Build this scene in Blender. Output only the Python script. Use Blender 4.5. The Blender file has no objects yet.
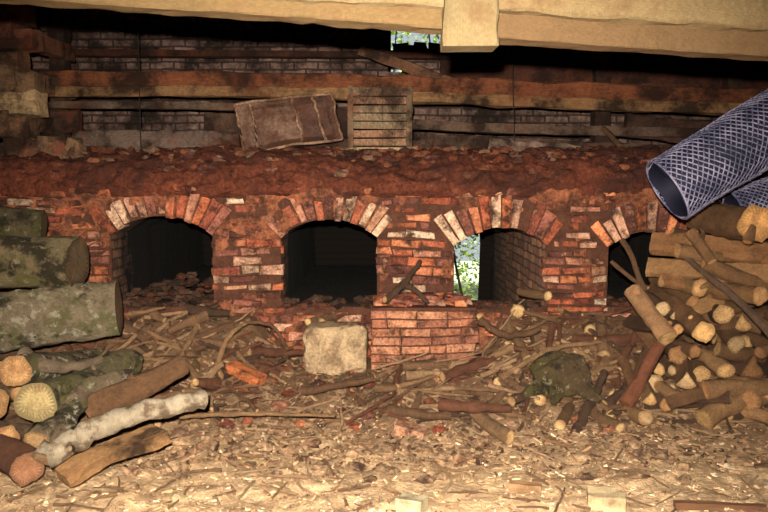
import bpy, math, random
from mathutils import Vector, noise
R=random.Random(7)
S=bpy.context.scene
S.view_settings.view_transform='Standard'
# ---------------- camera ----------------
F=747.0; PITCH=math.atan(76/F); CAM=Vector((0,0,1.5))
fw=Vector((0,math.cos(PITCH),-math.sin(PITCH))); upv=Vector((0,math.sin(PITCH),math.cos(PITCH)))
cd=bpy.data.cameras.new('camera'); cam=bpy.data.objects.new('camera',cd); S.collection.objects.link(cam)
cd.sensor_width=36; cd.lens=F/768*36; cam.location=CAM; cam.rotation_euler=(math.pi/2-PITCH,0,0); S.camera=cam
def at(px,py,Y):
    d=fw+Vector((1,0,0))*((px-384)/F)+upv*((256-py)/F)
    return CAM+d*(Y/d.y)
def sm(a,b,x):
    t=max(0,min(1,(x-a)/(b-a))); return t*t*(3-2*t)
def N(x,y,z=0): return noise.noise(Vector((x,y,z)))
# ---------------- mesh builder ----------------
class MB:
    def __init__(s): s.v=[];s.f=[];s.uv=[];s.c=[];s.m=[];s.s=[]
    def face(s,idx,uv,col,m=0,smooth=False):
        s.f.append(idx); s.uv.append(uv); s.c.append(col); s.m.append(m); s.s.append(smooth)
    def build(s,name,mats,parent=None):
        me=bpy.data.meshes.new(name); me.from_pydata([tuple(p) for p in s.v],[],s.f)
        uvl=me.uv_layers.new(name='UVMap'); ca=me.color_attributes.new('Col','FLOAT_COLOR','CORNER')
        uvf=[];cf=[]
        for uv,c,f in zip(s.uv,s.c,s.f):
            for k in range(len(f)):
                uvf+= [uv[k][0],uv[k][1]]; cf+=[c[0],c[1],c[2],1.0]
        uvl.data.foreach_set('uv',uvf); ca.data.foreach_set('color',cf)
        me.polygons.foreach_set('material_index',s.m); me.polygons.foreach_set('use_smooth',s.s)
        for m in mats: me.materials.append(m)
        me.update()
        o=bpy.data.objects.new(name,me); S.collection.objects.link(o)
        if parent: o.parent=parent
        return o
    def box(s,p0,p1,col,m=0,jit=0.0,inset=0.0,axis=None):
        x0,y0,z0=p0;x1,y1,z1=p1
        q=[(x0,y0,z0),(x1,y0,z0),(x1,y0,z1),(x0,y0,z1),(x0,y1,z0),(x1,y1,z0),(x1,y1,z1),(x0,y1,z1)]
        s.hexa([Vector(a)+Vector((R.uniform(-jit,jit),R.uniform(-jit,jit),R.uniform(-jit,jit))) for a in q],col,m,inset)
    def hexa(s,q,col,m=0,inset=0.0):
        b=len(s.v)
        if inset>0:
            c=sum(q[:4],Vector())/4; d=(sum(q[:4],Vector())-sum(q[4:8],Vector())).normalized()
            fr=[]; mid=[]
            for a in q[:4]:
                k=(c-a); fr.append(a+k.normalized()*inset*1.5*R.uniform(.6,2.0)); mid.append(a-d*inset*R.uniform(.6,1.8))
            s.v+=fr+mid+list(q[4:8])
            F_=[(0,1,2,3)]+[((i+1)%4,i,4+i,4+(i+1)%4) for i in range(4)]+[(4+(i+1)%4,4+i,8+i,8+(i+1)%4) for i in range(4)]+[(11,10,9,8)]
        else:
            s.v+=list(q)
            F_=[(0,1,2,3),(1,0,4,5),(2,1,5,6),(3,2,6,7),(0,3,7,4),(7,6,5,4)]
        for f in F_:
            s.face([b+i for i in f],[(s.v[b+i][0]+s.v[b+i][1],s.v[b+i][2]) for i in f],col,m)
    def sweep(s,pts,rad,prof,col,ms=0,me=1,jit=0.05,smooth=True,ecol=None,up=Vector((0,0,1)),cuttilt=0.0,fine=0.0):
        pts=[Vector(p) for p in pts]; n=len(prof); rings=[]; L=0; sd=R.uniform(0,100)
        ul=[0]
        for i in range(n):
            a=prof[i];b_=prof[(i+1)%n]; ul.append(ul[-1]+math.hypot(a[0]-b_[0],a[1]-b_[1]))
        Ls=[]
        tilt=R.uniform(-cuttilt,cuttilt)
        for i,p in enumerate(pts):
            t=(pts[min(i+1,len(pts)-1)]-pts[max(i-1,0)]).normalized()
            u_=up if abs(t.dot(up))<0.97 else Vector((0,1,0))
            sx=t.cross(u_).normalized(); nz=sx.cross(t).normalized()
            r=rad[i]; r=(r,r) if not isinstance(r,tuple) else r
            if i: L+=(pts[i]-pts[i-1]).length
            Ls.append(L)
            ring=[]
            for k,(a,b_) in enumerate(prof):
                w=1+jit*noise.noise(Vector((a*1.3+sd,b_*1.3,L*2.5/ max(.3,r[0]*8))))*2
                if fine: w+=fine*noise.noise(Vector((a*5+sd,b_*5,L*14)))
                off=sx*(a*r[0]*w)+nz*(b_*r[1]*w)
                if i in(0,len(pts)-1): off+=t*(a*r[0]*tilt)
                ring.append(len(s.v)); s.v.append(p+off)
            rings.append(ring)
        r0=rad[0][0] if isinstance(rad[0],tuple) else rad[0]
        vo=R.uniform(0,20)
        for i in range(len(pts)-1):
            for k in range(n):
                k2=(k+1)%n
                s.face([rings[i][k],rings[i][k2],rings[i+1][k2],rings[i+1][k]],
                  [(ul[k]*r0+vo,Ls[i]+vo),(ul[k+1]*r0+vo,Ls[i]+vo),(ul[k+1]*r0+vo,Ls[i+1]+vo),(ul[k]*r0+vo,Ls[i+1]+vo)],col,ms,smooth)
        for e,(ring,p) in enumerate(((rings[0],pts[0]),(rings[-1],pts[-1]))):
            for k in range(n):
                k2=(k+1)%n
                f=[p,s.v[ring[k2]],s.v[ring[k]]] if e==0 else [p,s.v[ring[k]],s.v[ring[k2]]]
                uv=[(0,0),prof[k2],prof[k]] if e==0 else [(0,0),prof[k],prof[k2]]
                b=len(s.v); s.v+= [Vector(q) for q in f]
                s.face([b,b+1,b+2],uv,ecol or col,me,False)
def circ(n): return [(math.cos(2*math.pi*k/n),math.sin(2*math.pi*k/n)) for k in range(n)]
SPLIT=[(-1,-.55),(-.5,-.85),(0,-.95),(.5,-.85),(1,-.5),(.75,-.1),(.45,.3),(.12,.8),(-.05,.85),(-.35,.4),(-.7,-.05)]
RECT=[(-1,-.9),(-.93,-1),(0,-1),(.93,-1),(1,-.9),(1,0),(1,.9),(.93,1),(0,1),(-.93,1),(-1,.9),(-1,0)]
def path(p0,p1,n=6,bend=0.0):
    p0=Vector(p0);p1=Vector(p1); d=p1-p0; L=d.length
    b=Vector((R.uniform(-1,1),R.uniform(-1,1),R.uniform(-1,1)))*bend*L
    b2=Vector((R.uniform(-1,1),R.uniform(-1,1),R.uniform(-1,1)))*bend*.5*L
    return [p0+d*(i/n)+b*math.sin(math.pi*i/n)+b2*math.sin(2*math.pi*i/n) for i in range(n+1)]
def log(mb,p0,p1,r0,r1=None,col=(.12,.07,.04),ecol=(.6,.36,.15),bend=.02,seg=8,n=14,jit=.08,ms=0,me=1,knots=2,fine=.0):
    r1=r1 or r0*.9
    P=path(p0,p1,seg,bend) if not isinstance(p0,list) else p0
    k=len(P)-1
    mb.sweep(P,[r0+(r1-r0)*i/k for i in range(k+1)],circ(n),col,ms,me,jit,True,ecol,cuttilt=.3,fine=fine)
    for _ in range(knots):
        i=R.randint(1,max(1,k-1)); a=R.uniform(0,6.28); rr=r0*R.uniform(.18,.3)
        d=Vector((math.cos(a),-.4,math.sin(a))).normalized()
        mb.sweep([P[i],P[i]+d*(r0*1.0),P[i]+d*(r0*1.2)],[rr*1.7,rr*1.3,rr],circ(7),col,ms,me,.1,True,ecol)
# ---------------- materials ----------------
def nmat(name,rough=.85):
    m=bpy.data.materials.new(name); m.use_nodes=True; nt=m.node_tree; b=nt.nodes['Principled BSDF']
    b.inputs['Roughness'].default_value=rough; b.inputs['Specular IOR Level'].default_value=.25
    return m,nt,b
def mathn(nt,op,a,b=None,c=None):
    n=nt.nodes.new('ShaderNodeMath'); n.operation=op
    for i,v in enumerate((a,b,c)):
        if v is None: continue
        if isinstance(v,(int,float)): n.inputs[i].default_value=v
        else: nt.links.new(v,n.inputs[i])
    return n.outputs[0]
def noi(nt,vec,scale,detail=5,rough=.6):
    n=nt.nodes.new('ShaderNodeTexNoise'); n.inputs['Scale'].default_value=scale; n.inputs['Detail'].default_value=detail; n.inputs['Roughness'].default_value=rough
    nt.links.new(vec,n.inputs['Vector']); return n.outputs['Fac']
def mrange(nt,v,a,b,c,d):
    n=nt.nodes.new('ShaderNodeMapRange'); nt.links.new(v,n.inputs[0])
    for i,x in enumerate((a,b,c,d)): n.inputs[i+1].default_value=x
    return n.outputs[0]
def mixc(nt,f,a,b,mode='MIX'):
    n=nt.nodes.new('ShaderNodeMix'); n.data_type='RGBA'; n.blend_type=mode
    for sock,v in ((n.inputs[0],f),(n.inputs[6],a),(n.inputs[7],b)):
        if isinstance(v,(int,float)): sock.default_value=v
        elif isinstance(v,tuple): sock.default_value=(*v,1)
        else: nt.links.new(v,sock)
    return n.outputs[2]
def surf(name,n1=12,n2=60,lo=.3,hi=1.8,uvst=None,bump=.8,bd=.02,rough=.85,over=(),rings=False,col=None):
    m,nt,b=nmat(name,rough)
    tc=nt.nodes.new('ShaderNodeTexCoord'); ob=tc.outputs['Object']
    if col is None:
        a=nt.nodes.new('ShaderNodeVertexColor'); a.layer_name='Col'; base=a.outputs['Color']
    else: base=col
    f1=noi(nt,ob,n1,6,.7); f2=noi(nt,ob,n2,4,.75)
    h=mathn(nt,'ADD',mathn(nt,'MULTIPLY',f1,.55),mathn(nt,'MULTIPLY',f2,.45))
    if uvst:
        mp=nt.nodes.new('ShaderNodeMapping'); mp.inputs['Scale'].default_value=(uvst[0],uvst[1],1)
        nt.links.new(tc.outputs['UV'],mp.inputs['Vector']); f3=noi(nt,mp.outputs[0],1,6,.7)
        h=mathn(nt,'ADD',mathn(nt,'MULTIPLY',h,.45),mathn(nt,'MULTIPLY',f3,.55))
    if rings:
        vm=nt.nodes.new('ShaderNodeVectorMath'); vm.operation='LENGTH'; nt.links.new(tc.outputs['UV'],vm.inputs[0])
        d=mathn(nt,'ADD',vm.outputs['Value'],mathn(nt,'MULTIPLY',f1,.15))
        s_=mathn(nt,'SINE',mathn(nt,'MULTIPLY',d,34.0))
        h=mathn(nt,'ADD',h,mathn(nt,'MULTIPLY',s_,.03))
        h=mathn(nt,'SUBTRACT',h,mrange(nt,vm.outputs['Value'],.8,1.0,0,.2))
    mul=mrange(nt,h,.38,.63,lo,hi)
    cm=nt.nodes.new('ShaderNodeCombineColor')
    for i in range(3): nt.links.new(mul,cm.inputs[i])
    c=mixc(nt,1.0,base,cm.outputs[0],'MULTIPLY')
    for (oc,sc,t0,t1,amt) in over:
        fo=mrange(nt,noi(nt,ob,sc,7,.7),t0,t1,0,amt); c=mixc(nt,fo,c,oc)
    nt.links.new(c,b.inputs['Base Color'])
    bp=nt.nodes.new('ShaderNodeBump'); bp.inputs['Strength'].default_value=bump; bp.inputs['Distance'].default_value=bd
    nt.links.new(h,bp.inputs['Height']); nt.links.new(bp.outputs[0],b.inputs['Normal'])
    return m,nt,b,c,ob
M_brick=surf('brick',10,60,.22,2.1,bump=1,bd=.035,over=[((.19,.065,.03),3,.5,.62,.5),((.028,.012,.008),6,.51,.63,.9),((.46,.29,.19),17,.59,.68,.6)])[0]
M_mort=surf('mortar',8,60,.4,1.5,bump=1,bd=.03,col=(.08,.03,.017))[0]
M_clay=surf('clay_render',7,45,.3,1.9,bump=1,bd=.04,col=(.21,.07,.034),over=[((.035,.014,.009),5,.5,.62,.85)])[0]
M_earth=surf('red_earth',5,38,.2,1.8,bump=1,bd=.06,col=(.145,.036,.017),over=[((.03,.011,.008),2.5,.46,.6,.85),((.27,.09,.045),9,.57,.67,.6)])[0]
M_bark=surf('bark',10,60,.2,2.1,uvst=(45,9),bump=1,bd=.025)[0]
M_bigbark=surf('lichen_bark',9,50,.2,1.9,uvst=(30,9),bump=1,bd=.05,over=[((.15,.15,.045),7,.5,.58,.7),((.025,.018,.01),5,.5,.58,.85),((.62,.56,.40),17,.55,.63,.8)])[0]
M_moss=surf('mossy_bark',9,50,.3,1.9,uvst=(30,9),bump=1,bd=.05,over=[((.13,.12,.03),6,.48,.57,.7),((.025,.018,.01),5,.49,.57,.88),((.45,.38,.23),19,.57,.65,.75)])[0]
M_birch=surf('birch_bark',12,45,.4,1.3,uvst=(8,30),bump=1,bd=.02,over=[((.12,.07,.04),8,.48,.58,.85)])[0]
M_end=surf('cut_wood',7,70,.5,1.35,bump=.4,bd=.006,rings=True,over=[((.16,.07,.03),9,.5,.66,.8)])[0]
M_timber=surf('old_timber',4,40,.2,1.9,uvst=(40,1.8),bump=1,bd=.025,over=[((.02,.009,.006),3,.44,.58,.9),((.17,.045,.02),2,.55,.65,.6)])[0]
M_pale=surf('pale_timber',5,60,.5,1.35,uvst=(60,1.6),bump=.8,bd=.014,over=[((.15,.08,.035),5,.5,.64,.75)])[0]
M_stone=surf('weathered_stone',9,55,.45,1.5,bump=1,bd=.03,over=[((.16,.09,.05),7,.5,.62,.8)])[0]
M_rust=surf('rusty_sheet',7,50,.35,1.7,bump=.8,bd=.02,over=[((.08,.03,.017),5,.45,.58,.85)])[0]
M_chip=surf('wood_chip',20,90,.5,1.4,bump=.3,bd=.003)[0]
M_ground,nt,b,c,ob=surf('dirt',7,40,.5,1.4,bump=1,bd=.04,col=(.56,.37,.21),over=[((.24,.14,.075),5,.48,.62,.75),((.72,.55,.36),20,.56,.67,.6)])
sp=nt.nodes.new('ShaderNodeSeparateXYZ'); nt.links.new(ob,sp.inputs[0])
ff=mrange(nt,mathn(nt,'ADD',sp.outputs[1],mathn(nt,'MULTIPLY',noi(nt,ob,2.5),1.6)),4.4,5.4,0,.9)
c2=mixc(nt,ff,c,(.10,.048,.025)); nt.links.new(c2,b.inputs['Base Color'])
def tunnelmat(name,y0,y1,k):
    m,nt,b=nmat(name,.95)
    tc=nt.nodes.new('ShaderNodeTexCoord'); sp=nt.nodes.new('ShaderNodeSeparateXYZ'); nt.links.new(tc.outputs['Object'],sp.inputs[0])
    n=noi(nt,tc.outputs['Object'],9,7,.7)
    cb=nt.nodes.new('ShaderNodeCombineXYZ'); nt.links.new(sp.outputs[1],cb.inputs[0]); nt.links.new(mathn(nt,'ADD',sp.outputs[2],mathn(nt,'MULTIPLY',n,.05)),cb.inputs[1])
    br=nt.nodes.new('ShaderNodeTexBrick'); nt.links.new(cb.outputs[0],br.inputs['Vector']); br.inputs['Scale'].default_value=1
    br.inputs['Brick Width'].default_value=.22; br.inputs['Row Height'].default_value=.072; br.inputs['Mortar Size'].default_value=.008
    br.inputs['Color1'].default_value=(.20*k,.10*k,.06*k,1);br.inputs['Color2'].default_value=(.11*k,.05*k,.035*k,1);br.inputs['Mortar'].default_value=(.05*k,.03*k,.02*k,1)
    d=mrange(nt,mathn(nt,'ADD',sp.outputs[1],mathn(nt,'MULTIPLY',n,1.4)),y0,y1,0.0,.99)  # soot-black blend by depth, also paints in the darkness of the openings
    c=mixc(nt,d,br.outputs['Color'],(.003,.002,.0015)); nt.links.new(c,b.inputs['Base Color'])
    bp=nt.nodes.new('ShaderNodeBump'); bp.inputs['Distance'].default_value=.04; nt.links.new(mathn(nt,'ADD',n,mathn(nt,'MULTIPLY',br.outputs['Fac'],-.3)),bp.inputs['Height']); nt.links.new(bp.outputs[0],b.inputs['Normal'])
    return m
M_flue=tunnelmat('sooty_shaded_flue_brick',6.0,6.6,1.4); M_flue2=tunnelmat('flue_brick',6.4,9.0,2.4)
def wallbackmat(name,c1,c2,mo):
    m,nt,b=nmat(name,.95)
    tc=nt.nodes.new('ShaderNodeTexCoord'); sp=nt.nodes.new('ShaderNodeSeparateXYZ'); nt.links.new(tc.outputs['Object'],sp.inputs[0])
    cb=nt.nodes.new('ShaderNodeCombineXYZ'); n=noi(nt,tc.outputs['Object'],3,6,.7); n2=noi(nt,tc.outputs['Object'],14,6,.7)
    nt.links.new(mathn(nt,'ADD',sp.outputs[0],sp.outputs[1]),cb.inputs[0]); nt.links.new(mathn(nt,'ADD',sp.outputs[2],mathn(nt,'MULTIPLY',n,.06)),cb.inputs[1])
    br=nt.nodes.new('ShaderNodeTexBrick'); nt.links.new(cb.outputs[0],br.inputs['Vector']); br.inputs['Scale'].default_value=1
    br.inputs['Brick Width'].default_value=.24; br.inputs['Row Height'].default_value=.075; br.inputs['Mortar Size'].default_value=.01
    br.inputs['Color1'].default_value=(*c1,1);br.inputs['Color2'].default_value=(*c2,1);br.inputs['Mortar'].default_value=(*mo,1)
    c=mixc(nt,mrange(nt,n2,.4,.62,0,.8),br.outputs['Color'],(.05,.03,.02))
    c=mixc(nt,mrange(nt,n,.43,.6,0,.93),c,(.012,.007,.005)); nt.links.new(c,b.inputs['Base Color'])
    bp=nt.nodes.new('ShaderNodeBump'); bp.inputs['Distance'].default_value=.03; nt.links.new(mathn(nt,'SUBTRACT',n2,mathn(nt,'MULTIPLY',br.outputs['Fac'],.4)),bp.inputs['Height']); nt.links.new(bp.outputs[0],b.inputs['Normal'])
    return m
M_wb=wallbackmat('whitewashed_brick',(.30,.19,.16),(.2,.11,.09),(.06,.035,.03))
# ---------------- ground ----------------
def h(x,y):
    g=.19*sm(3.9,5.15,y)
    side=1-sm(-.95,-.7,x)*(1-sm(.7,.95,x))
    g+=side*.30*sm(4.75,5.45,y)
    g+=.03*N(x*1.3,y*1.3,3)+.025*N(x*4,y*4)+.018*N(x*11,y*11)+.012*N(x*26,y*26)
    return g
mb=MB(); nx,ny=360,260; X0,X1,Y0,Y1=-4.2,4.2,-2.0,5.56
for j in range(ny+1):
    y=Y0+(Y1-Y0)*(j/ny)**.65
    for i in range(nx+1):
        x=X0+(X1-X0)*i/nx; mb.v.append(Vector((x,y,h(x,y))))
for j in range(ny):
    for i in range(nx):
        a=j*(nx+1)+i; mb.face([a,a+1,a+nx+2,a+nx+1],[(0,0)]*4,(1,1,1),0,True)
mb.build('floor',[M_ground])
# ---------------- kiln ----------------
kiln=bpy.data.objects.new('brick_kiln',None); S.collection.objects.link(kiln)
WY=5.5
ops=[]
for (xl,xr,yc,ys) in ((112,213,216,234),(281,377,219,237),(454,545,227,243),(608,692,231,247)):
    a=at(xl,260,WY).x; b_=at(xr,260,WY).x; zc=at(384,yc,WY).z; zs=at(384,ys,WY).z
    hw=(b_-a)/2; rise=zc-zs; Rr=(hw*hw+rise*rise)/(2*rise)
    ops.append(dict(cx=(a+b_)/2,hw=hw,zc=zc,zs=zs,R=Rr,cz=zc-Rr,ang=math.asin(hw/Rr)))
ZS=.56; ZT=1.46
def warp(mb,i0=0,amp=1):
    for k in range(i0,len(mb.v)):
        p=mb.v[k]; mb.v[k]=Vector((p.x+.016*amp*N(p.x*2.2,p.z*3,1)+.008*amp*N(p.x*9,p.z*9,4),p.y+.02*amp*N(p.x*1.5,p.z*2,7),p.z+.03*amp*N(p.x*1.4,p.z*1.5,2)+.008*amp*N(p.x*8,p.z*8,8)))
def ztop(o,x):
    d=abs(x-o['cx'])
    return o['cz']+math.sqrt(max(0,o['R']**2-d*d)) if d<=o['hw'] else None
mb=MB()
xs=sorted(set([round(-4.2+.1*i,3) for i in range(85)]+[o['cx']+o['hw']*k/8 for o in ops for k in range(-8,9)]))
def quad(mb,a,b,c,d,m=0): 
    i=len(mb.v); mb.v+=[Vector(a),Vector(b),Vector(c),Vector(d)]; mb.face([i,i+1,i+2,i+3],[(0,0)]*4,(1,1,1),m,False)
for x0,x1 in zip(xs,xs[1:]):
    xm=(x0+x1)/2; o=next((o for o in ops if abs(xm-o['cx'])<o['hw']),None)
    if o:
        quad(mb,(x0,WY,-.1),(x1,WY,-.1),(x1,WY,ZS),(x0,WY,ZS))
        t0=ztop(o,x0) or o['zs']; t1=ztop(o,x1) or o['zs']
        quad(mb,(x0,WY,t0),(x1,WY,t1),(x1,WY,ZT),(x0,WY,ZT))
    else: quad(mb,(x0,WY,-.1),(x1,WY,-.1),(x1,WY,ZT),(x0,WY,ZT))
mb.build('mortar_bed',[M_mort],kiln)
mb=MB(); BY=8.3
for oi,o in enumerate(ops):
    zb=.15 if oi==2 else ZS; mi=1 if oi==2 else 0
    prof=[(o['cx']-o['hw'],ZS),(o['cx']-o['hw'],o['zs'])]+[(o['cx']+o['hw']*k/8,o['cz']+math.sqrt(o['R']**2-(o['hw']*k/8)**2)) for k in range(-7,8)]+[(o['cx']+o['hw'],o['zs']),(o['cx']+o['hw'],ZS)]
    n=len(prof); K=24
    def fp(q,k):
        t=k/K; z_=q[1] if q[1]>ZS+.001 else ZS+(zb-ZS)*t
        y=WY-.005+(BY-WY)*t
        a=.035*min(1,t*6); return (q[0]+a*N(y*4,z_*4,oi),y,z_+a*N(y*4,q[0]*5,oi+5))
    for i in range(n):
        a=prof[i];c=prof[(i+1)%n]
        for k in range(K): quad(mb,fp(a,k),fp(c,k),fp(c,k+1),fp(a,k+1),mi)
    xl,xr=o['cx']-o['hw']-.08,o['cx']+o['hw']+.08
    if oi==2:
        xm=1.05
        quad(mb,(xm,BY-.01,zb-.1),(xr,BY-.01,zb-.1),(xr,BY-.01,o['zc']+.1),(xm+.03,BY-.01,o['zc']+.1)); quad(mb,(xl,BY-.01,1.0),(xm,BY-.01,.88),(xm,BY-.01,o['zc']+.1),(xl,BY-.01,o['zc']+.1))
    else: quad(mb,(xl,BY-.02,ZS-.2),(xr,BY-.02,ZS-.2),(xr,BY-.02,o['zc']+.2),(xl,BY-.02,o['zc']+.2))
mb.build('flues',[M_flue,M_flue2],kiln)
pal=[(.30,.075,.037),(.37,.105,.046),(.46,.155,.075),(.21,.055,.033),(.10,.034,.024),(.40,.17,.105),(.32,.09,.046),(.44,.23,.15),(.23,.08,.055),(.50,.17,.075)]
def bc(pale=.0):
    if R.random()<pale: c=R.choice([(.54,.38,.26),(.52,.32,.21),(.5,.26,.16),(.43,.21,.12)])
    else: c=R.choice(pal)
    k=R.uniform(.6,1.15); return tuple(v*k for v in c)
mb=MB(); BH=.058; BL=.205; G=.011
def ringhit(x,z,pad=0):
    for o in ops:
        d=math.hypot(x-o['cx'],z-o['cz']); an=abs(math.atan2(x-o['cx'],z-o['cz']))
        if z>o['zs']-.25 and d<o['R']+.25+pad and d>=o['R']-.3 and an<o['ang']+.09: return True
    return False
z=-.05; row=0
while z+BH<1.45:
    spans=[(-4.1,4.1)]
    BH=R.uniform(.044,.060)
    if z+BH>ZS:
        for o in ops:
            if z<o['zs']+.02:
                ns=[]
                for a,b_ in spans:
                    l,r=o['cx']-o['hw'],o['cx']+o['hw']
                    if l>a and r<b_: ns+=[(a,l-.002),(r+.002,b_)]
                    else: ns.append((a,b_))
                spans=ns
    for a,b_ in spans:
        x=a-( (row%2)*BL*.5 if a<-4 else R.choice([0,BL*.5]))
        while x<b_:
            L=BL if R.random()<.5 else BL*R.uniform(.4,.8)
            xa=max(a,x)+(R.uniform(-.015,.02) if x<=a+.001 and a>-4 else 0); xb=min(b_,x+L)
            x+=L+G
            if b_-x<.05: xb=b_+R.uniform(-.02,.015)
            if xb-xa<.035: continue
            if any(ringhit(q,z+BH/2) for q in (xa+.01,(xa+xb)/2,xb-.01)): 
                for k in range(6):
                    w=(xb-xa)/6
                    if w<.006: break
                    if ringhit(xa+.01,z+BH/2): xa+=w
                    if ringhit(xb-.01,z+BH/2): xb-=w
                if xb-xa<.04 or ringhit((xa+xb)/2,z+BH/2): continue
            if any(abs((xa+xb)/2-o['cx'])<o['hw'] and z+BH>ZS and z<o['zc'] for o in ops): continue
            if R.random()<.08: continue
            pr=R.uniform(-.004,.036) if R.random()<.85 else R.uniform(.03,.055); pale=.05+ (.26 if N(xa*1.5,z*2,5)>.15 else 0)
            k=R.uniform(.7,1.0)
            mb.box((xa,WY-max(.001,pr),z+R.uniform(-.005,.007)),(xb,WY+.05,z+BH*(1 if R.random()<.6 else k)),bc(pale),0,.007,.009)
    z+=BH+G; row+=1
for oi,o in enumerate(ops):
    n=int(2*o['ang']*o['R']/.058)
    for k in range(n):
        a0=-o['ang']-.03+(2*o['ang']+.06)*(k+.08)/n; a1=-o['ang']-.03+(2*o['ang']+.06)*(k+.92)/n
        a0+=R.uniform(-.008,.008); a1+=R.uniform(-.008,.008)
        r0=o['R']+R.uniform(-.014,.014); r1=o['R']+R.uniform(.16,.245); pr=R.uniform(.01,.045)
        def pp(a,r,y): return Vector((o['cx']+math.sin(a)*r,y,o['cz']+math.cos(a)*r))
        q=[pp(a0,r0,WY-pr),pp(a1,r0,WY-pr),pp(a1,r1,WY-pr),pp(a0,r1,WY-pr),pp(a0,r0,WY+.1),pp(a1,r0,WY+.1),pp(a1,r1,WY+.1),pp(a0,r1,WY+.1)]
        pale=(.45 if (k<n*.5) else .08) if oi in(0,2) else (.45 if k>n*.75 else .06)
        mb.hexa(q,bc(pale),0,.008)
warp(mb)
mb.build('face_bricks',[M_brick],kiln)
mb=MB(); nxr,nzr=520,90
for j in range(nzr+1):
    for i in range(nxr+1):
        x=-4.15+8.3*i/nxr; z_=.1+1.34*j/nzr
        d=-.03+.055*N(x*2,z_*3,11)+.035*N(x*7,z_*7,3)+.018*N(x*20,z_*20,5)+.035*sm(1.22,1.42,z_)+.01*sm(.75,.5,z_)
        mb.v.append(Vector((x,WY-.016-d,z_)))
def inop(x,z_,pad=.012):
    for o in ops:
        if abs(x-o['cx'])<o['hw']+pad and z_>ZS-.05 and z_<(ztop(o,x) or o['zs'])+pad: return True
    return False
for j in range(nzr):
    for i in range(nxr):
        a=j*(nxr+1)+i; p=mb.v[a]; 
        if inop(p.x+.008,p.z+.008,.02): continue
        mb.face([a,a+1,a+nxr+2,a+nxr+1],[(0,0)]*4,(1,1,1),0,True)
mb.build('clay_render',[M_clay],kiln)
mb=MB(); profE=[(5.56,1.33),(5.47,1.39),(5.45,1.46),(5.52,1.56),(5.62,1.63),(5.85,1.69),(6.1,1.735),(6.4,1.75),(7.0,1.76),(7.6,1.76)]
pe=[]
for a,b_ in zip(profE,profE[1:]):
    for k in range(7): pe.append((a[0]+(b_[0]-a[0])*k/7,a[1]+(b_[1]-a[1])*k/7))
pe.append(profE[-1]); nn=420
for y,zz in pe:
    for i in range(nn+1):
        x=-4.19+8.38*i/nn
        d=.06*N(x*1.2,y*2,zz*2)+.05*N(x*4,y*4,zz*4)+.035*N(x*11,y*11,zz*11)+.02*N(x*25,y*25,zz*25)
        mb.v.append(Vector((x,y-d*.9,zz+d*.7+.03*N(x*.8,1,2))))
for j in range(len(pe)-1):
    for i in range(nn):
        a=j*(nn+1)+i; mb.face([a,a+1,a+nn+2,a+nn+1],[(0,0)]*4,(1,1,1),0,True)
mb.build('earth_capping',[M_earth],kiln)
def blob(mb,c,r,col,m=0,sc=(1,1,1),seg=8,ring=6,rough=.35,flat=False,f2=0):
    b=len(mb.v); sd=R.uniform(0,99); rot=R.uniform(0,6.28)
    for j in range(ring+1):
        th=math.pi*j/ring
        for i in range(seg):
            ph=2*math.pi*i/seg+rot; d=Vector((math.sin(th)*math.cos(ph),math.sin(th)*math.sin(ph),math.cos(th)))
            k=1+rough*noise.noise(d*1.4+Vector((sd,0,0)))*1.6+f2*noise.noise(d*6+Vector((sd,0,0)))
            mb.v.append(Vector(c)+Vector((d.x*sc[0],d.y*sc[1],d.z*sc[2]))*r*k)
    for j in range(ring):
        for i in range(seg):
            i2=(i+1)%seg; mb.face([b+j*seg+i,b+(j+1)*seg+i,b+(j+1)*seg+i2,b+j*seg+i2],[(0,0)]*4,col,m,not flat)
mb=MB()
for oi,o in enumerate(ops):
    for _ in range((130,30,50,40)[oi]):
        y=5.5+R.random()**1.5*(1.2 if oi==0 else .3); x=o['cx']+R.uniform(-.95,.95)*o['hw']; s_=R.uniform(.012,.045)
        zz=ZS+(.02+.10*(oi==0))*sm(5.4,5.8,y)*R.random()*(1-.8*abs(x-o['cx'])/o['hw']*(R.random()))
        k=R.uniform(.1,.3); c_=tuple(v*k for v in R.choice([(.25,.12,.07),(.2,.1,.06),(.3,.1,.05)]))
        blob(mb,(x,y,zz+s_*.2-(.15*(y-5.5) if oi==2 else 0)),s_,c_,0,(1.4,1,.7),6,4,.6,True)
mb.build('flue_rubble',[M_chip],kiln)
# brick pier in front of kiln
mb=MB(); xa,xb=at(371,330,5.1).x,at(478,330,5.1).x; z=.06; row=0; top=at(384,306,5.1).z
mb.box((xa+.012,5.112,.0),(xb-.012,5.49,top-.015),(.15,.06,.035),1)
while z<top-.03:
    x=xa-(row%2)*.1
    while x<xb-.02:
        L=.2 if R.random()<.7 else .1
        a=max(xa,x); b2=min(xb,x+L); x+=L+.009
        if b2-a<.03: continue
        ww=R.uniform(-.008,.008); g=R.uniform(.7,1.05); c_=R.choice([(.36,.14,.075),(.3,.11,.06),(.42,.18,.1),(.26,.1,.06)]); c_=tuple(v*g for v in c_)
        mb.box((a,5.1+ww,z),(b2,5.3,z+.052),c_,0,.004,.006)
    for s in(0,1):
        X=xa if s==0 else xb-.1
        mb.box((X,5.305,z),(X+.1,5.48,z+.052),bc(.0),0,.002,0)
    z+=.061; row+=1
warp(mb,0,.6)
for _ in range(40):
    x=R.uniform(xa,xb-.1); y=R.uniform(5.12,5.38); mb.box((x,y,top-.01),(x+R.uniform(.05,.15),y+.09,top+R.uniform(.005,.05)),bc(.0),0,.018,.004)
mb.build('brick_pier',[M_brick,M_mort])
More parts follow.
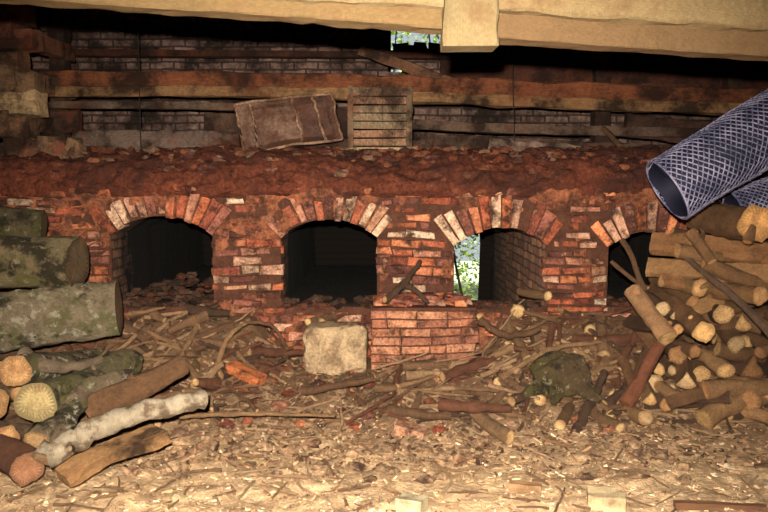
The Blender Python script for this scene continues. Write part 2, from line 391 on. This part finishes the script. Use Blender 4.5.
# ---------------- shell ----------------
mb=MB()
hx0,hx1=at(391,40,7.62).x,at(442,40,7.62).x; hz0=at(384,50,7.62).z; hz1=3.05
def wb(x0,x1,z0,z1): mb.box((x0,7.62,z0),(x1,7.8,z1),(1,1,1))
wb(-4.2,hx0,1.6,3.3); wb(hx1,4.2,1.6,3.3); 
sx0,sx1,sz0,sz1=at(388,70,7.62).x,at(402,70,7.62).x,at(384,72,7.62).z,at(384,67,7.62).z
wb(hx0,hx1,sz1,hz0); wb(hx0,sx0,sz0,sz1); wb(sx1,hx1,sz0,sz1); wb(hx0,hx1,1.6,sz0); wb(hx0,hx1,hz1,3.3)
for _ in range(12):
    x=R.uniform(hx0,hx1-.1); mb.box((x,7.6,hz0-.02),(x+.14,7.75,hz0+R.uniform(.0,.09)),(1,1,1),0,.02)
mb.build('wall_back',[M_wb])
for nm,x in(('wall_left',-4.3),('wall_right',4.2)):
    mb=MB(); mb.box((x,-2,-.1),(x+.1,7.8,3.3),(1,1,1)); mb.build(nm,[M_wb])
mb=MB(); mb.box((-4.3,-2.1,-.1),(4.3,-2,3.3),(1,1,1)); mb.build('unseen_light_block_wall',[M_wb])  # unseen wall behind the camera, added to keep sky light out
mb=MB()
x=-4.3
while x<4.3:
    mb.box((x,-2.1,3.3),(x+.19,8.7,3.33),(.08,.045,.025)); x+=.2
for yy in(-1,.6,6.2,7.2): mb.box((-4.2,yy,3.16),(4.2,yy+.14,3.3),(.07,.04,.025))
mb.box((-4.3,-2.1,3.335),(4.3,8.7,3.36),(.05,.03,.02))
mb.build('ceiling',[M_timber])
# ---------------- timbers behind kiln ----------------
mb=MB()
def P(a,b_,c,y0,t,col,d=.1,j=.12,n=26):
    A=at(a[0],a[1],y0); B=at(b_[0],b_[1],c); A.x=max(A.x,-4.15); B.x=min(B.x,4.15); col=tuple(v*.85 for v in col)
    mb.sweep(path(A,B,n,.006),[(d/2,t/2)]*(n+1),RECT,col,0,0,j,False,fine=.12)
P((-20,52),(780,66),7.3,7.3,.06,(.08,.03,.018))
P((45,82),(775,102),6.6,6.6,.17,(.26,.085,.037),.2,.16)
P((45,92),(775,110),6.5,6.5,.085,(.38,.20,.09),.14,.2)
P((45,105),(262,108),6.62,6.62,.06,(.2,.13,.09))
P((75,141),(240,144),6.55,6.55,.19,(.20,.13,.10))
P((45,122),(80,122),6.6,6.6,.2,(.12,.06,.04))
P((205,122),(300,125),6.7,6.7,.16,(.13,.07,.045))
P((240,145),(500,150),6.72,6.72,.12,(.12,.065,.045))
P((405,124),(700,133),6.6,6.6,.08,(.18,.11,.075))
P((420,143),(640,152),6.68,6.68,.14,(.14,.08,.055))
P((488,148),(582,157),6.35,6.35,.17,(.32,.21,.16),.05)
P((440,72),(780,84),6.9,6.9,.2,(.10,.035,.02),.1)
P((545,88),(700,90),6.7,6.7,.10,(.12,.05,.03),.1)
P((625,125),(780,140),6.7,6.7,.2,(.09,.045,.03),.1)
P((-10,75),(330,78),6.95,6.95,.08,(.12,.055,.035))
P((300,122),(360,124),6.75,6.75,.25,(.05,.025,.018),.1)
for px in (62,600,735): 
    a=at(px,165,6.8); c=at(px+R.uniform(-6,6),20,6.8); mb.sweep(path(a,c,10,.01),[(.07,.07)]*11,RECT,(.06,.03,.02),0,0,.12,False,up=Vector((0,1,0)),fine=.1)
mb.build('stacked_timber_framing',[M_timber])
mb=MB(); mb.sweep(path(at(360,50,6.9),at(458,86,6.5),8,.01),[(.02,.045)]*9,RECT,(.17,.08,.045),0,0,.1,False); mb.build('leaning_board',[M_timber])
mb=MB(); mb.sweep(path(at(603,128,6.5),at(650,176,5.9),8,.02),[.025]*9,circ(8),(.14,.07,.04),0,0,.1,True); mb.build('leaning_stick',[M_bark])
for px in (138,512): 
    mb=MB(); mb.sweep(path(at(px,30,6.35),at(px+3,150,6.35),6,.004),[.005]*7,circ(6),(.03,.02,.015),0,0,.1,True); mb.build('hanging_wire',[M_bark])
mb=MB()
yy=[(14,(.12,.05,.03)),(40,(.26,.10,.055)),(62,(.2,.1,.055)),(84,(.26,.15,.08)),(104,(.55,.36,.19)),(128,(.26,.13,.07))]
for k,(py,col) in enumerate(yy):
    e=at([30,38,24,40,42,34][k],py,5.85)
    mb.sweep(path(Vector((-4.15,5.9,e.z)),e,10,.006),[(.09,.075 if k!=4 else .09)]*11,RECT,col,0,0,.14,False,fine=.15)
    if k%2==1: mb.sweep(path(e+Vector((-.22,-.1,.06)),e+Vector((-.2,1.0,.06)),5,.0),[(.07,.07)]*6,RECT,col,0,0,.12,False,fine=.1)
for k in range(26):
    px=R.uniform(2,90); q=at(px,R.uniform(136,150),5.85); mb.box((q.x,5.8,1.66),(q.x+R.uniform(.05,.13),5.95,q.z),R.choice([(.13,.06,.035),(.2,.11,.06),(.22,.07,.04)]),0,.03)
mb.build('log_corner_post',[M_timber])
mb=MB()
for _ in range(420):
    Y=R.uniform(5.5,6.45); px=R.uniform(20,740); x=at(px,150,Y).x
    zz=next((a[1]+(b_[1]-a[1])*(Y-a[0])/(b_[0]-a[0]) for a,b_ in zip(profE[2:],profE[3:]) if a[0]<=Y<=b_[0]),1.74)
    c_=bc(.0); c_=tuple(v*.38 for v in c_) if R.random()<.88 else (.14,.075,.045)
    blob(mb,(x,Y,zz+R.uniform(-.01,.02)),R.uniform(.010,.04),c_,0,(1.4,1,.7),6,4,.5,True)
mb.build('ledge_rubble',[M_chip])
# rusty tank
mb=MB()
p=[at(234,104,6.15),at(331,94,6.15),at(342,139,6.2),at(243,153,6.1)]
nu,nv=24,14
def tankpt(u,v,w):
    q=(p[3]*(1-u)+p[2]*u)*(1-v)+(p[0]*(1-u)+p[1]*u)*v
    n_=.012*N(u*3,v*3,w*2+9)+.01*N(u*7,v*7,w)+.004*N(u*16,v*16,w)
    fold=.14*abs(u-.6)*1.6-.08
    dent=-.09*sm(0,.12,u)*sm(1,.88,u)*sm(0,.14,v)*sm(1,.86,v)
    return q+Vector((n_,w*.30+n_*1.5+(fold-dent)*(1-w),n_))
for w in(0,1):
    b=len(mb.v)
    for j in range(nv+1):
        for i in range(nu+1): mb.v.append(tankpt(i/nu,j/nv,w))
    for j in range(nv):
        for i in range(nu):
            a=b+j*(nu+1)+i; f=[a,a+1,a+nu+2,a+nu+1]
            mb.face(f if w==0 else f[::-1],[(0,0)]*4,(.14,.08,.055) if i<nu*.6 else (.08,.04,.03),0,False)
st=(nu+1)*(nv+1)
edge=[i for i in range(nu+1)]+[(nu+1)*j+nu for j in range(1,nv+1)]+[(nu+1)*nv+i for i in range(nu-1,-1,-1)]+[(nu+1)*j for j in range(nv-1,0,-1)]
for a,c in zip(edge,edge[1:]+edge[:1]): mb.face([c,a,a+st,c+st],[(0,0)]*4,(.2,.10,.06),0,False)
for (u0,v0,u1,v1) in ((0,0,0,1),(0,1,1,1),(1,0,1,1),(0,0,1,0),(.16,0,.14,1),(.6,0,.6,1),(.84,.05,.8,.95)):
    pts=[tankpt(u0+(u1-u0)*k/10,v0+(v1-v0)*k/10,0)+Vector((0,-.008,0)) for k in range(11)]
    mb.sweep(pts,[.012]*11,circ(6),(.26,.15,.095),0,0,.2)
mb.build('rusty_metal_tank',[M_rust])
# slatted crate
mb=MB(); x0=at(348,120,6.25).x; x1=at(412,120,6.25).x; z0=at(384,146,6.25).z; z1=at(384,88,6.25).z
nS=7; hh=(z1-z0)/nS
for k in range(nS): mb.box((x0+R.uniform(-.006,.006),6.25,z0+k*hh+.006),(x1+R.uniform(-.006,.006),6.27,z0+(k+1)*hh-.006),(.24+R.uniform(-.05,.03),.14,.085),0,.005)
for X in(x0,x1-.045): mb.box((X,6.225,z0-.01),(X+.045,6.25,z1+.015),(.24,.15,.09),0,.004)
mb.box((x0,6.225,z1-.04),(x1,6.25,z1),(.2,.13,.08),0,.004)
for X in(x0,x1-.02):
    for k in range(4): mb.box((X,6.27,z0+k*.13),(X+.02,6.5,z0+k*.13+.09),(.14,.09,.05),0,.002)
for k in range(6): mb.box((x0,6.28+k*.037,z0),(x1,6.31+k*.037,z0+.02),(.13,.08,.05))
mb.box((x0-.05,6.17,z0-.04),(x1+.03,6.45,z0-.012),(.36,.25,.14),0,.004)
mb.build('slatted_wooden_crate',[M_timber])
# ---------------- foreground roof beam ----------------
bm_=bpy.data.objects.new('roof_tie_beam',None); S.collection.objects.link(bm_)
mb=MB(); BYf=3.0
def beam(x0,yl0,x1,yl1,hh,Y,dd,col,jit=.06):
    a=at(x0,yl0,Y);c=at(x1,yl1,Y); a.z+=hh/2;c.z+=hh/2
    mb.sweep(path(a,c,60,.002),[(dd/2,hh/2)]*61,RECT,col,0,0,jit,False,fine=.08)
beam(-260,-16,470,33,.14,BYf,.12,(.21,.13,.055))
beam(-200,-28,480,12,.22,BYf-.05,.1,(.30,.215,.105))
beam(488,40,1000,73,.095,BYf+.01,.12,(.19,.11,.05))
beam(485,12,1000,48,.22,BYf-.05,.12,(.28,.19,.09))
mb.build('rails',[M_pale],bm_)
mb=MB(); a=at(469,49,2.9); c=at(471,-60,2.9); mb.sweep(path(a,c,14,.004),[(.10,.07)]*15,[(y,x) for x,y in RECT][::-1],(.23,.165,.08),0,0,.08,False,up=Vector((0,1,0)),fine=.1)
mb.sweep(path(at(496,24,2.98),at(505,2,2.98),4,.0),[(.03,.025)]*5,RECT,(.25,.18,.09),0,0,.3,False)
mb.build('hanging_block',[M_pale],bm_)
# ---------------- stone block ----------------
mb=MB(); a=at(303,372,5.0); c=at(367,328,5.0)
n=12
def sb(u,v,w):
    x=a.x+(c.x-a.x)*u; z_=a.z-.03+(c.z-a.z+.03)*v; y=5.0+.24*w
    d=Vector((u-.5,w-.5,v-.5))
    s_=.03*(sum(abs(q)**6 for q in d)*64-1)*.6
    nn_=.02*N(x*9,y*9,z_*9)+.012*N(x*25,y*25,z_*25)
    return Vector((x-d.x*s_*2+nn_*.6,y-d.y*s_*2+nn_*1.5,z_-d.z*s_*2+nn_*.6))
for fn in (lambda p_,q_:(p_,q_,0),lambda p_,q_:(1-p_,q_,1),lambda p_,q_:(1,q_,p_),lambda p_,q_:(0,q_,1-p_),lambda p_,q_:(p_,1,q_),lambda p_,q_:(p_,0,1-q_)):
    b=len(mb.v)
    for j in range(n+1):
        for i in range(n+1): mb.v.append(sb(*fn(i/n,j/n)))
    for j in range(n):
        for i in range(n):
            e=b+j*(n+1)+i; mb.face([e,e+1,e+n+2,e+n+1],[(0,0)]*4,(.38,.26,.15),0,True)
mb.build('stone_block',[M_stone])
# ---------------- wire mesh rolls: dark rolled sheet under interwoven strands ----------------
M_sheet,nt,b=nmat('dark_roll_core',.7); b.inputs['Base Color'].default_value=(.008,.008,.02,1)
M_strand,nt,b=nmat('mesh_strand',.5); tc=nt.nodes.new('ShaderNodeTexCoord'); n=noi(nt,tc.outputs['Object'],9,5,.7)
nt.links.new(mixc(nt,mrange(nt,n,.4,.62,0,1),(.06,.06,.11),(.25,.23,.34)),b.inputs['Base Color'])
def roll(p0,p1,r):
    mb=MB(); t=(p1-p0).normalized(); sx=t.cross(Vector((0,0,1))).normalized(); nz=sx.cross(t); turns=6; n=turns*28; L=(p1-p0).length
    m=14; b=len(mb.v); us=[]
    def wv(th,s_): return 1+.05*N(math.cos(th)*1.2,math.sin(th)*1.2,3+s_*.4*14/L)
    def pt(th,s_,rr): 
        k=rr*wv(th,s_); return p0+t*s_+sx*math.cos(th)*k+nz*math.sin(th)*k*.96
    for i in range(n+1):
        th=i/28*2*math.pi; rr=r*(.45+.53*i/n)
        for j in range(m+1): mb.v.append(pt(th,L*j/m+(.01*math.sin(i*.9)+.03*(1-i/n))*(j==0),rr))
    for i in range(n):
        for j in range(m):
            a=b+i*(m+1)+j; mb.face([a,a+1,a+m+2,a+m+1],[(0,0)]*4,(1,1,1),0,True)
    H=26; per=.9
    for sgn in(-1,1):
        for k in range(H):
            nsg=int(L/.022); pts=[]
            for q in range(nsg+1):
                s_=L*q/nsg; th=2*math.pi*(k/H+sgn*s_/per); pts.append(pt(th,s_,r*1.0+.004*math.sin(th*H/2+(sgn>0)*1.57)+.002))
            mb.sweep(pts,[.0042]*len(pts),circ(5),(1,1,1),1,1,0,True)
    for q in (0,L):
        pts=[pt(2*math.pi*k/40,q,r*1.01) for k in range(41)]; mb.sweep(pts,[.007]*41,circ(5),(1,1,1),1,1,0,True,up=t)
    return mb.build('wire_mesh_roll',[M_sheet,M_strand])
roll(at(667,190,4.35),at(850,79,4.35),.20)
roll(at(735,213,4.75),at(880,163,4.7),.15)
# ---------------- log piles ----------------
def single(name,p0,p1,r0,r1,col,ecol,mat,bend=.02,knots=2,seg=26,n=28,jit=.10,fine=.12):
    mb=MB(); log(mb,p0,p1,r0,r1,col,ecol,bend,seg,n,jit,0,1,knots,fine); return mb.build(name,[mat,M_end])
def split(name,p0,p1,r,col,ecol):
    mb=MB(); mb.sweep(path(p0,p1,18,.02),[r]*19,SPLIT,col,0,1,.14,False,ecol,fine=.15); return mb.build(name,[M_bark,M_end])
E=(.44,.24,.10)
single('mossy_log',at(-120,205,4.8),at(44,226,4.9),.13,.10,(.15,.11,.06),(.1,.08,.04),M_moss)
single('mossy_log',at(-130,262,4.5),at(78,262,4.7),.185,.16,(.26,.19,.10),(.10,.065,.035),M_moss,.01)
single('lichened_log',at(-110,338,4.2),at(119,308,4.75),.2,.165,(.32,.24,.15),(.2,.13,.07),M_bigbark,.01)
single('firewood_log',at(15,371,3.85),at(95,362,4.6),.085,.08,(.16,.11,.06),E,M_bigbark)
single('firewood_log',at(36,403,3.7),at(128,362,4.6),.105,.095,(.2,.16,.08),(.30,.22,.10),M_moss)
single('firewood_log',at(86,414,3.85),at(184,364,4.2),.075,.065,(.17,.085,.04),(.12,.06,.03),M_bark)
single('firewood_log',at(28,468,3.4),at(-90,380,4.3),.08,.075,(.13,.055,.03),(.28,.13,.07),M_bark)
single('firewood_log',at(4,440,3.6),at(-80,380,4.3),.07,.07,(.12,.07,.04),E,M_bark)
single('firewood_log',at(-6,405,3.8),at(-90,360,4.4),.09,.07,(.12,.07,.04),E,M_bark)
single('firewood_log',at(20,392,4.1),at(-60,350,4.6),.06,.06,(.12,.07,.04),E,M_bark)
def curved(name,pts,r0,r1,col,ecol,mat,mb0=None):
    mb=mb0 or MB(); P=[]
    k=len(pts)-1; pts=[Vector(p) for p in pts]
    for i in range(21):
        t=i/20*k; j=min(int(t),k-1); f=t-j
        a=pts[max(j-1,0)];b=pts[j];c=pts[j+1];d=pts[min(j+2,k)]
        q=.5*((2*b)+(c-a)*f+(2*a-5*b+4*c-d)*f*f+(3*b-a-3*c+d)*f**3)
        P.append(q+Vector((N(i*.6,r0*50,1),N(i*.6,r0*50,5),N(i*.6,r0*50,9)))*r0*.5)
    log(mb,P,None,r0,r1,col,ecol,n=16,knots=1,jit=.14,fine=.1)
    if not mb0: return mb.build(name,[mat,M_end])
curved('birch_branch',[at(44,459,3.4),at(85,434,3.5),at(140,412,3.6),at(205,399,3.7)],.062,.045,(.46,.37,.26),(.3,.2,.11),M_birch)
curved('crooked_branch',[at(38,440,3.5),at(66,418,3.7),at(86,388,3.9),at(132,375,4.1)],.065,.04,(.26,.18,.11),(.4,.24,.11),M_bigbark)
curved('crooked_branch',[at(22,352,4.0),at(45,366,3.95),at(75,366,4.0),at(100,360,4.2)],.04,.02,(.2,.14,.09),E,M_bark)
mb=MB(); mb.sweep(path(at(62,478,3.42),at(160,432,3.75),14,.02),[(.09,.03)]*15,RECT,(.36,.19,.08),0,0,.35,False,fine=.2); mb.build('split_log',[M_timber])
mb=MB()
for _ in range(60):
    Y=R.uniform(3.7,5.1); x=-Y*.514+R.uniform(-.5,.25); z_=h(x,Y)+R.uniform(.03,.05+.42*sm(3.6,4.8,Y)*sm(.4,-.3,x+Y*.514))
    d=Vector((R.uniform(.2,1),R.uniform(-.6,.6),R.uniform(-.1,.1)))*.3; p_=Vector((x,Y,z_)); r=R.uniform(.02,.055)
    log(mb,p_-d,p_+d*.6,r,r*.8,R.choice([(.12,.07,.04),(.09,.05,.03),(.18,.12,.07)]),E,.04,8,10,knots=0,fine=.1)
mb.build('firewood_pile',[M_bark,M_end])
single('firewood_log',at(757,223,4.35),at(700,217,4.9),.105,.095,(.16,.08,.035),(.5,.25,.085),M_bark)
split('split_log',at(652,243,4.9),at(790,258,4.5),.085,(.26,.12,.05),E)
split('split_log',at(648,266,4.8),at(790,276,4.4),.07,(.32,.165,.07),E)
single('firewood_log',at(704,262,4.55),at(820,312,4.3),.05,.05,(.18,.09,.04),E,M_bark)
single('firewood_log',at(700,288,4.55),at(655,278,5.1),.055,.05,(.2,.11,.045),E,M_bark)
single('firewood_log',at(704,332,4.25),at(665,298,4.95),.062,.055,(.2,.10,.045),(.46,.26,.1),M_bark)
single('firewood_log',at(760,296,4.25),at(690,286,4.9),.055,.05,(.24,.12,.05),E,M_bark)
single('firewood_log',at(668,338,4.4),at(632,290,4.75),.062,.05,(.38,.2,.095),(.46,.28,.12),M_bark)
single('long_pole',at(780,345,4.0),at(678,250,4.75),.024,.018,(.12,.07,.045),E,M_bark,.03)
single('long_pole',at(626,404,4.3),at(660,344,4.35),.042,.034,(.17,.06,.03),(.3,.12,.05),M_bark,.02)
single('long_pole',at(690,232,4.55),at(712,262,4.4),.035,.03,(.2,.1,.045),E,M_bark,.02)
single('long_pole',at(622,240,5.0),at(650,300,4.8),.018,.018,(.12,.06,.03),E,M_bark,.05)
single('long_pole',at(612,262,5.2),at(648,288,4.9),.014,.014,(.16,.08,.04),E,M_bark,.06)
mb=MB()
py=432
while py>300:
    t=(432-py)/136
    x=628+R.uniform(-8,8)+ (34*t)
    while x<800:
        rpx=R.uniform(4.5,11.5); Y=4.3+.45*t+R.uniform(-.16,.14)
        p0=at(x+rpx,py+R.uniform(-8,8),Y); r=rpx/F*Y
        d=Vector((R.uniform(-.35,.35),1,R.uniform(-.15,.2))); 
        if R.random()<.28 and x>650: d=Vector((R.choice([-.8,1]),R.uniform(.3,.8),R.uniform(-.35,.35)))
        g=R.uniform(.5,.95); bcx=R.choice([(.15,.075,.035),(.09,.045,.025),(.22,.11,.05),(.29,.155,.07)]); ec=tuple(v*g for v in R.choice([(.5,.29,.12),(.46,.23,.09),(.36,.17,.07),(.55,.36,.18)]))
        if R.random()<.2: mb.sweep(path(p0,p0+d*R.uniform(.35,.6),7,.03),[r*1.25]*8,SPLIT,bcx,0,1,.14,False,ec,fine=.1)
        else: log(mb,p0,p0+d*R.uniform(.35,.6),r,r*.9,bcx,ec,.04,6,13,.14,knots=0,fine=.1)
        x+=rpx*2.15+R.choice([0,0,0,6,14])
    py-=16
for _ in range(56):
    px=R.uniform(685,830); Y=R.uniform(4.6,5.2); p_=at(px,R.uniform(232,305),Y); d=Vector((R.uniform(-1,1),R.uniform(-.5,.5),R.uniform(-.15,.3)))*R.uniform(.12,.26); r=R.uniform(.018,.05)
    if p_.z<h(p_.x,Y)+.1 : continue
    if R.random()<.45: mb.sweep(path(p_-d,p_+d,7,.03),[r*1.1]*8,SPLIT,R.choice([(.26,.12,.05),(.32,.17,.07),(.17,.08,.04)]),0,1,.14,False,E,fine=.1)
    else: log(mb,p_-d,p_+d,r,r*.8,R.choice([(.13,.07,.03),(.08,.04,.022),(.22,.115,.05)]),E,.04,8,11,knots=0,fine=.1)
mb.build('firewood_stack',[M_bark,M_end])
mb=MB()
for (px,py_,rp) in ((510,438,8),(540,400,6.5),(528,360,6),(518,311,7),(575,405,5),(548,296,5),(506,345,6),(560,425,6),(610,415,6),(620,428,6),(590,330,6),(600,372,6),(480,318,5),(498,382,5),(475,418,5),(205,386,5),(195,372,4),(413,413,4),(308,322,4),(322,322,4),(612,395,5),(604,355,6),(622,340,5)):
    Y=5.3
    for k in range(40):
        q=at(px,py_,Y)
        if q.z-rp/F*Y>h(q.x,Y): break
        Y-=.05
    q=at(px,py_,Y); r=rp/F*Y; d=Vector((R.uniform(-.7,.7),.9,0)).normalized()*R.uniform(.2,.5); e=q+d; e.z=max(h(e.x,min(e.y,5.4))+r*.8,q.z)
    log(mb,q,e,r,r*.85,R.choice([(.14,.075,.035),(.22,.12,.06)]),(.46,.29,.13),.03,6,12,knots=1,fine=.08)
mb.build('loose_cut_logs',[M_bark,M_end])
mb=MB(); c=at(562,375,4.55); blob(mb,c,.178,(.13,.08,.04),0,(1.05,.9,.82),40,28,.25,False,.12)
for k in range(5):
    a=k*1.3+.4; d=Vector((math.cos(a),math.sin(a)*.6-.3,-.45)); mb.sweep([c+d*.08,c+d*.17,c+d*.25],[.06,.045,.02],circ(8),(.10,.06,.03),0,0,.1)
mb.build('mossy_stump',[M_moss])
# ---------------- scattered branches ----------------
def branch(mb,x,y,th,L,r,col,lift,bend=.04,fork=True):
    n=9; pts=[];b1=R.uniform(-bend,bend); slope=R.uniform(-.1,.3)*lift*8; sd=R.uniform(0,99)
    for i in range(n+1):
        s_=(i/n-.5)*L; off=b1*L*math.cos(math.pi*(i/n-.5))+N(i*.7,sd)*L*.05; X=x+math.cos(th)*s_-math.sin(th)*off; Y=y+math.sin(th)*s_+math.cos(th)*off
        Y=min(Y,5.43)
        if -.12<X<.67 and Y>5.0: Y=5.0
        pts.append(Vector((X,Y,h(X,Y)+r*.8+lift+max(0,slope*(i/n-.3)))))
    za,zb_=pts[0].z,pts[-1].z; lift2=max(0,max(p_.z-(za+(zb_-za)*i/n) for i,p_ in enumerate(pts)))*.6
    for i,p_ in enumerate(pts): p_.z=.3*p_.z+.7*(za+(zb_-za)*i/n+lift2)
    mb.sweep(pts,[r*(1-.4*i/n)*(1+.25*N(i*1.1,sd,3)) for i in range(n+1)],circ(8),col,0,1,.16,True,(.4,.24,.11))
    if fork and L>.35:
        a=pts[n//2]; d=Vector((math.cos(th+R.choice([-.7,.7])),math.sin(th+.5),R.uniform(0,.5)))*L*.3
        e=a+d
        if e.y<5.4: mb.sweep([a,a+d*.5,e],[r*.6,r*.5,r*.3],circ(6),col,0,1,.1,True,(.4,.24,.11))
cols=[(.13,.065,.034),(.19,.10,.052),(.075,.04,.024),(.26,.145,.072),(.34,.2,.11),(.14,.055,.03)]
mb=MB()
for _ in range(430):
    y=R.uniform(4.3,5.38); x=R.uniform(-2.3,2.3)
    if -.75<x<.75 and R.random()<.5: continue
    if abs(x+.36)<.3 and 4.7<y<5.2: continue
    branch(mb,x,y,R.uniform(-1,1) if R.random()<.5 else R.uniform(0,6.28),R.uniform(.1,.5),R.uniform(.004,.02) if R.random()<.8 else R.uniform(.022,.042),R.choice(cols),R.uniform(0,.06))
for _ in range(300):
    y=R.uniform(3.2,4.6); x=R.uniform(-1.7,2.1)
    branch(mb,x,y,R.uniform(0,6.28),R.uniform(.04,.28),R.uniform(.003,.010),R.choice(cols[3:5]+[(.38,.25,.14)]*3+[(.2,.11,.06)]*2),R.uniform(0,.01))
mb.build('scattered_branches',[M_bark,M_end])
for pts,r in (([(215,372,4.8),(228,338,4.9),(250,320,4.95)],.02),([(244,322,4.95),(272,326,4.9),(288,350,4.85)],.014),([(180,416,4.1),(250,414,4.15),(335,416,4.1)],.014),([(385,300,5.1),(405,282,5.2),(420,262,5.3)],.026),([(405,285,5.2),(415,290,5.15),(428,303,5.1)],.022),([(500,378,4.8),(550,350,4.9),(600,342,5.0)],.022),([(570,440,4.2),(590,405,4.4),(605,372,4.6)],.035),([(480,320,5.1),(505,335,5.0),(540,330,5.0)],.03),([(450,365,4.9),(500,366,4.9),(520,372,4.8)],.03),([(545,410,4.6),(580,404,4.6),(600,388,4.7)],.03)):
    curved('gnarled_branch',[at(*q) for q in pts],r,r*.6,R.choice(cols[:5]),E,M_bark)
# brick rubble
mb=MB()
for _ in range(420):
    y=R.uniform(3.6,5.4); x=R.uniform(-2,1.9); s_=R.uniform(.008,.042)
    if R.random()<.4: x=R.uniform(-1.2,.6)
    if -.13<x<.68 and y>5.03 : continue
    c_=bc(.1); k=R.uniform(.35,.75); c_=tuple(v*k for v in c_)
    if R.random()<.6 or y<4.2: k*=1+.6*sm(4.6,3.8,y); c_=(.28*k,.17*k,.095*k)
    blob(mb,(x,y,h(x,y)+s_*.3),s_,c_,0,(1.4,1,.7),6,4,.6,True)
mb.sweep([at(230,366,4.8),at(262,381,4.7)],[(.05,.03)]*2,RECT,(.42,.12,.04),0,0,.1,False)
mb.sweep([at(396,428,4.25),at(425,436,4.2)],[(.05,.035)]*2,RECT,(.34,.17,.1),0,0,.1,False)
mb.build('brick_rubble',[M_brick])
# wood chips
mb=MB()
cc=[(.6,.41,.24),(.5,.33,.18),(.42,.26,.14),(.32,.19,.1),(.7,.53,.34),(.2,.11,.06)]
dk=[(.18,.095,.05),(.11,.058,.03),(.26,.15,.08),(.34,.21,.115),(.07,.035,.02)]
for i in range(11500):
    if i<6000: y=2.6+R.random()*2.2; s_=R.uniform(.004,.017)*(1 if R.random()<.95 else 2.0); pal_=cc
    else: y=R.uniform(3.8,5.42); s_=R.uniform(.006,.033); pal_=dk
    x=R.uniform(-1,1)*y*.6
    if -.13<x<.68 and y>5.05: continue
    L=s_*R.uniform(1,2.6); th=R.uniform(0,6.28); ti=R.uniform(-.5,.5)
    u=Vector((math.cos(th),math.sin(th),ti))*L/2; v=Vector((-math.sin(th),math.cos(th),R.uniform(-.3,.3)))*s_*.35; w=Vector((0,0,s_*.2))
    p_=Vector((x,y,h(x,y)+s_*.15))
    k=R.uniform(.65,1.1); 
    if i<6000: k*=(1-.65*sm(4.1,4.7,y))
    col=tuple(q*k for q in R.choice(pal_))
    mb.hexa([p_-u-v-w,p_+u-v-w,p_+u-v*.6+w,p_-u-v*.6+w,p_-u+v-w,p_+u+v-w,p_+u+v*.6+w,p_-u+v*.6+w],col)
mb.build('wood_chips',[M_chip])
for (px,py_,w,hh,col) in ((606,503,.16,.09,(.6,.45,.26)),(412,506,.11,.09,(.6,.5,.32)),(255,463,.14,.03,(.5,.34,.17)),(180,500,.06,.03,(.6,.45,.25)),(525,488,.15,.04,(.42,.24,.12)),(720,508,.4,.03,(.2,.09,.05))):
    Y=2.6
    while at(px,py_,Y).z-hh*.4>h(at(px,py_,Y).x,Y): Y+=.02
    q=at(px,py_,Y); mb=MB(); q.z=h(q.x,Y)+hh*.42
    mb.sweep(path(q+Vector((-w/2,.02,0)),q+Vector((w/2,-.02,0)),8,.01),[(hh*.6,hh/2)]*9,RECT,col,0,0,.2,False,fine=.2); mb.build('wood_offcut',[M_pale])
# ---------------- shrub outside ----------------
m,nt,b=nmat('leaf',.5); a=nt.nodes.new('ShaderNodeVertexColor'); a.layer_name='Col'; nt.links.new(a.outputs[0],b.inputs['Base Color'])
M_leaf=m
mb=MB()
for _ in range(15000):
    p_=Vector((R.uniform(-1.2,3.2),R.uniform(9,10.6),R.uniform(.0,4.2))); s_=R.uniform(.025,.055)
    d=Vector((R.uniform(-1,1),R.uniform(-1,1),R.uniform(-.6,.6))).normalized(); e=d.cross(Vector((R.uniform(-1,1),R.uniform(-1,1),1))).normalized()
    k=len(mb.v); mb.v+=[p_-d*s_,p_+e*s_*.5,p_+d*s_,p_-e*s_*.5]; g=R.uniform(.4,1.4)
    mb.face([k,k+1,k+2,k+3],[(0,0)]*4,(.38*g,.55*g,.11*g))
for k in range(18):
    x=R.uniform(-1,3); mb.sweep(path((x,8.95,0),(x+R.uniform(-.8,.8),8.95,4),8,.05),[.016-.0012*i for i in range(9)],circ(6),(.03,.02,.015),0,0)
mb.build('garden_shrub',[M_leaf])
mb=MB(); mb.box((-4.3,7.85,-.2),(4.3,14,-.02),(.3,.33,.2)); mb.build('yard_ground',[M_chip])
# ---------------- light ----------------
l=bpy.data.lights.new('camera_flash','SPOT'); l.energy=2750; l.spot_size=math.radians(86); l.spot_blend=1.0; l.shadow_soft_size=.025; l.color=(1,.91,.76)
o=bpy.data.objects.new('camera_flash',l); S.collection.objects.link(o); o.location=(-.06,-.05,1.65); o.rotation_euler=(math.pi/2-math.radians(15),0,0)
l=bpy.data.lights.new('sun','SUN'); l.energy=16; l.angle=.01; o=bpy.data.objects.new('sun',l); S.collection.objects.link(o); o.rotation_euler=(math.radians(8),0,0); o.location=(0,10,8)
w=bpy.data.worlds.new('world'); S.world=w; w.use_nodes=True; w.node_tree.nodes['Background'].inputs[0].default_value=(.85,.93,1,1); w.node_tree.nodes['Background'].inputs[1].default_value=.6
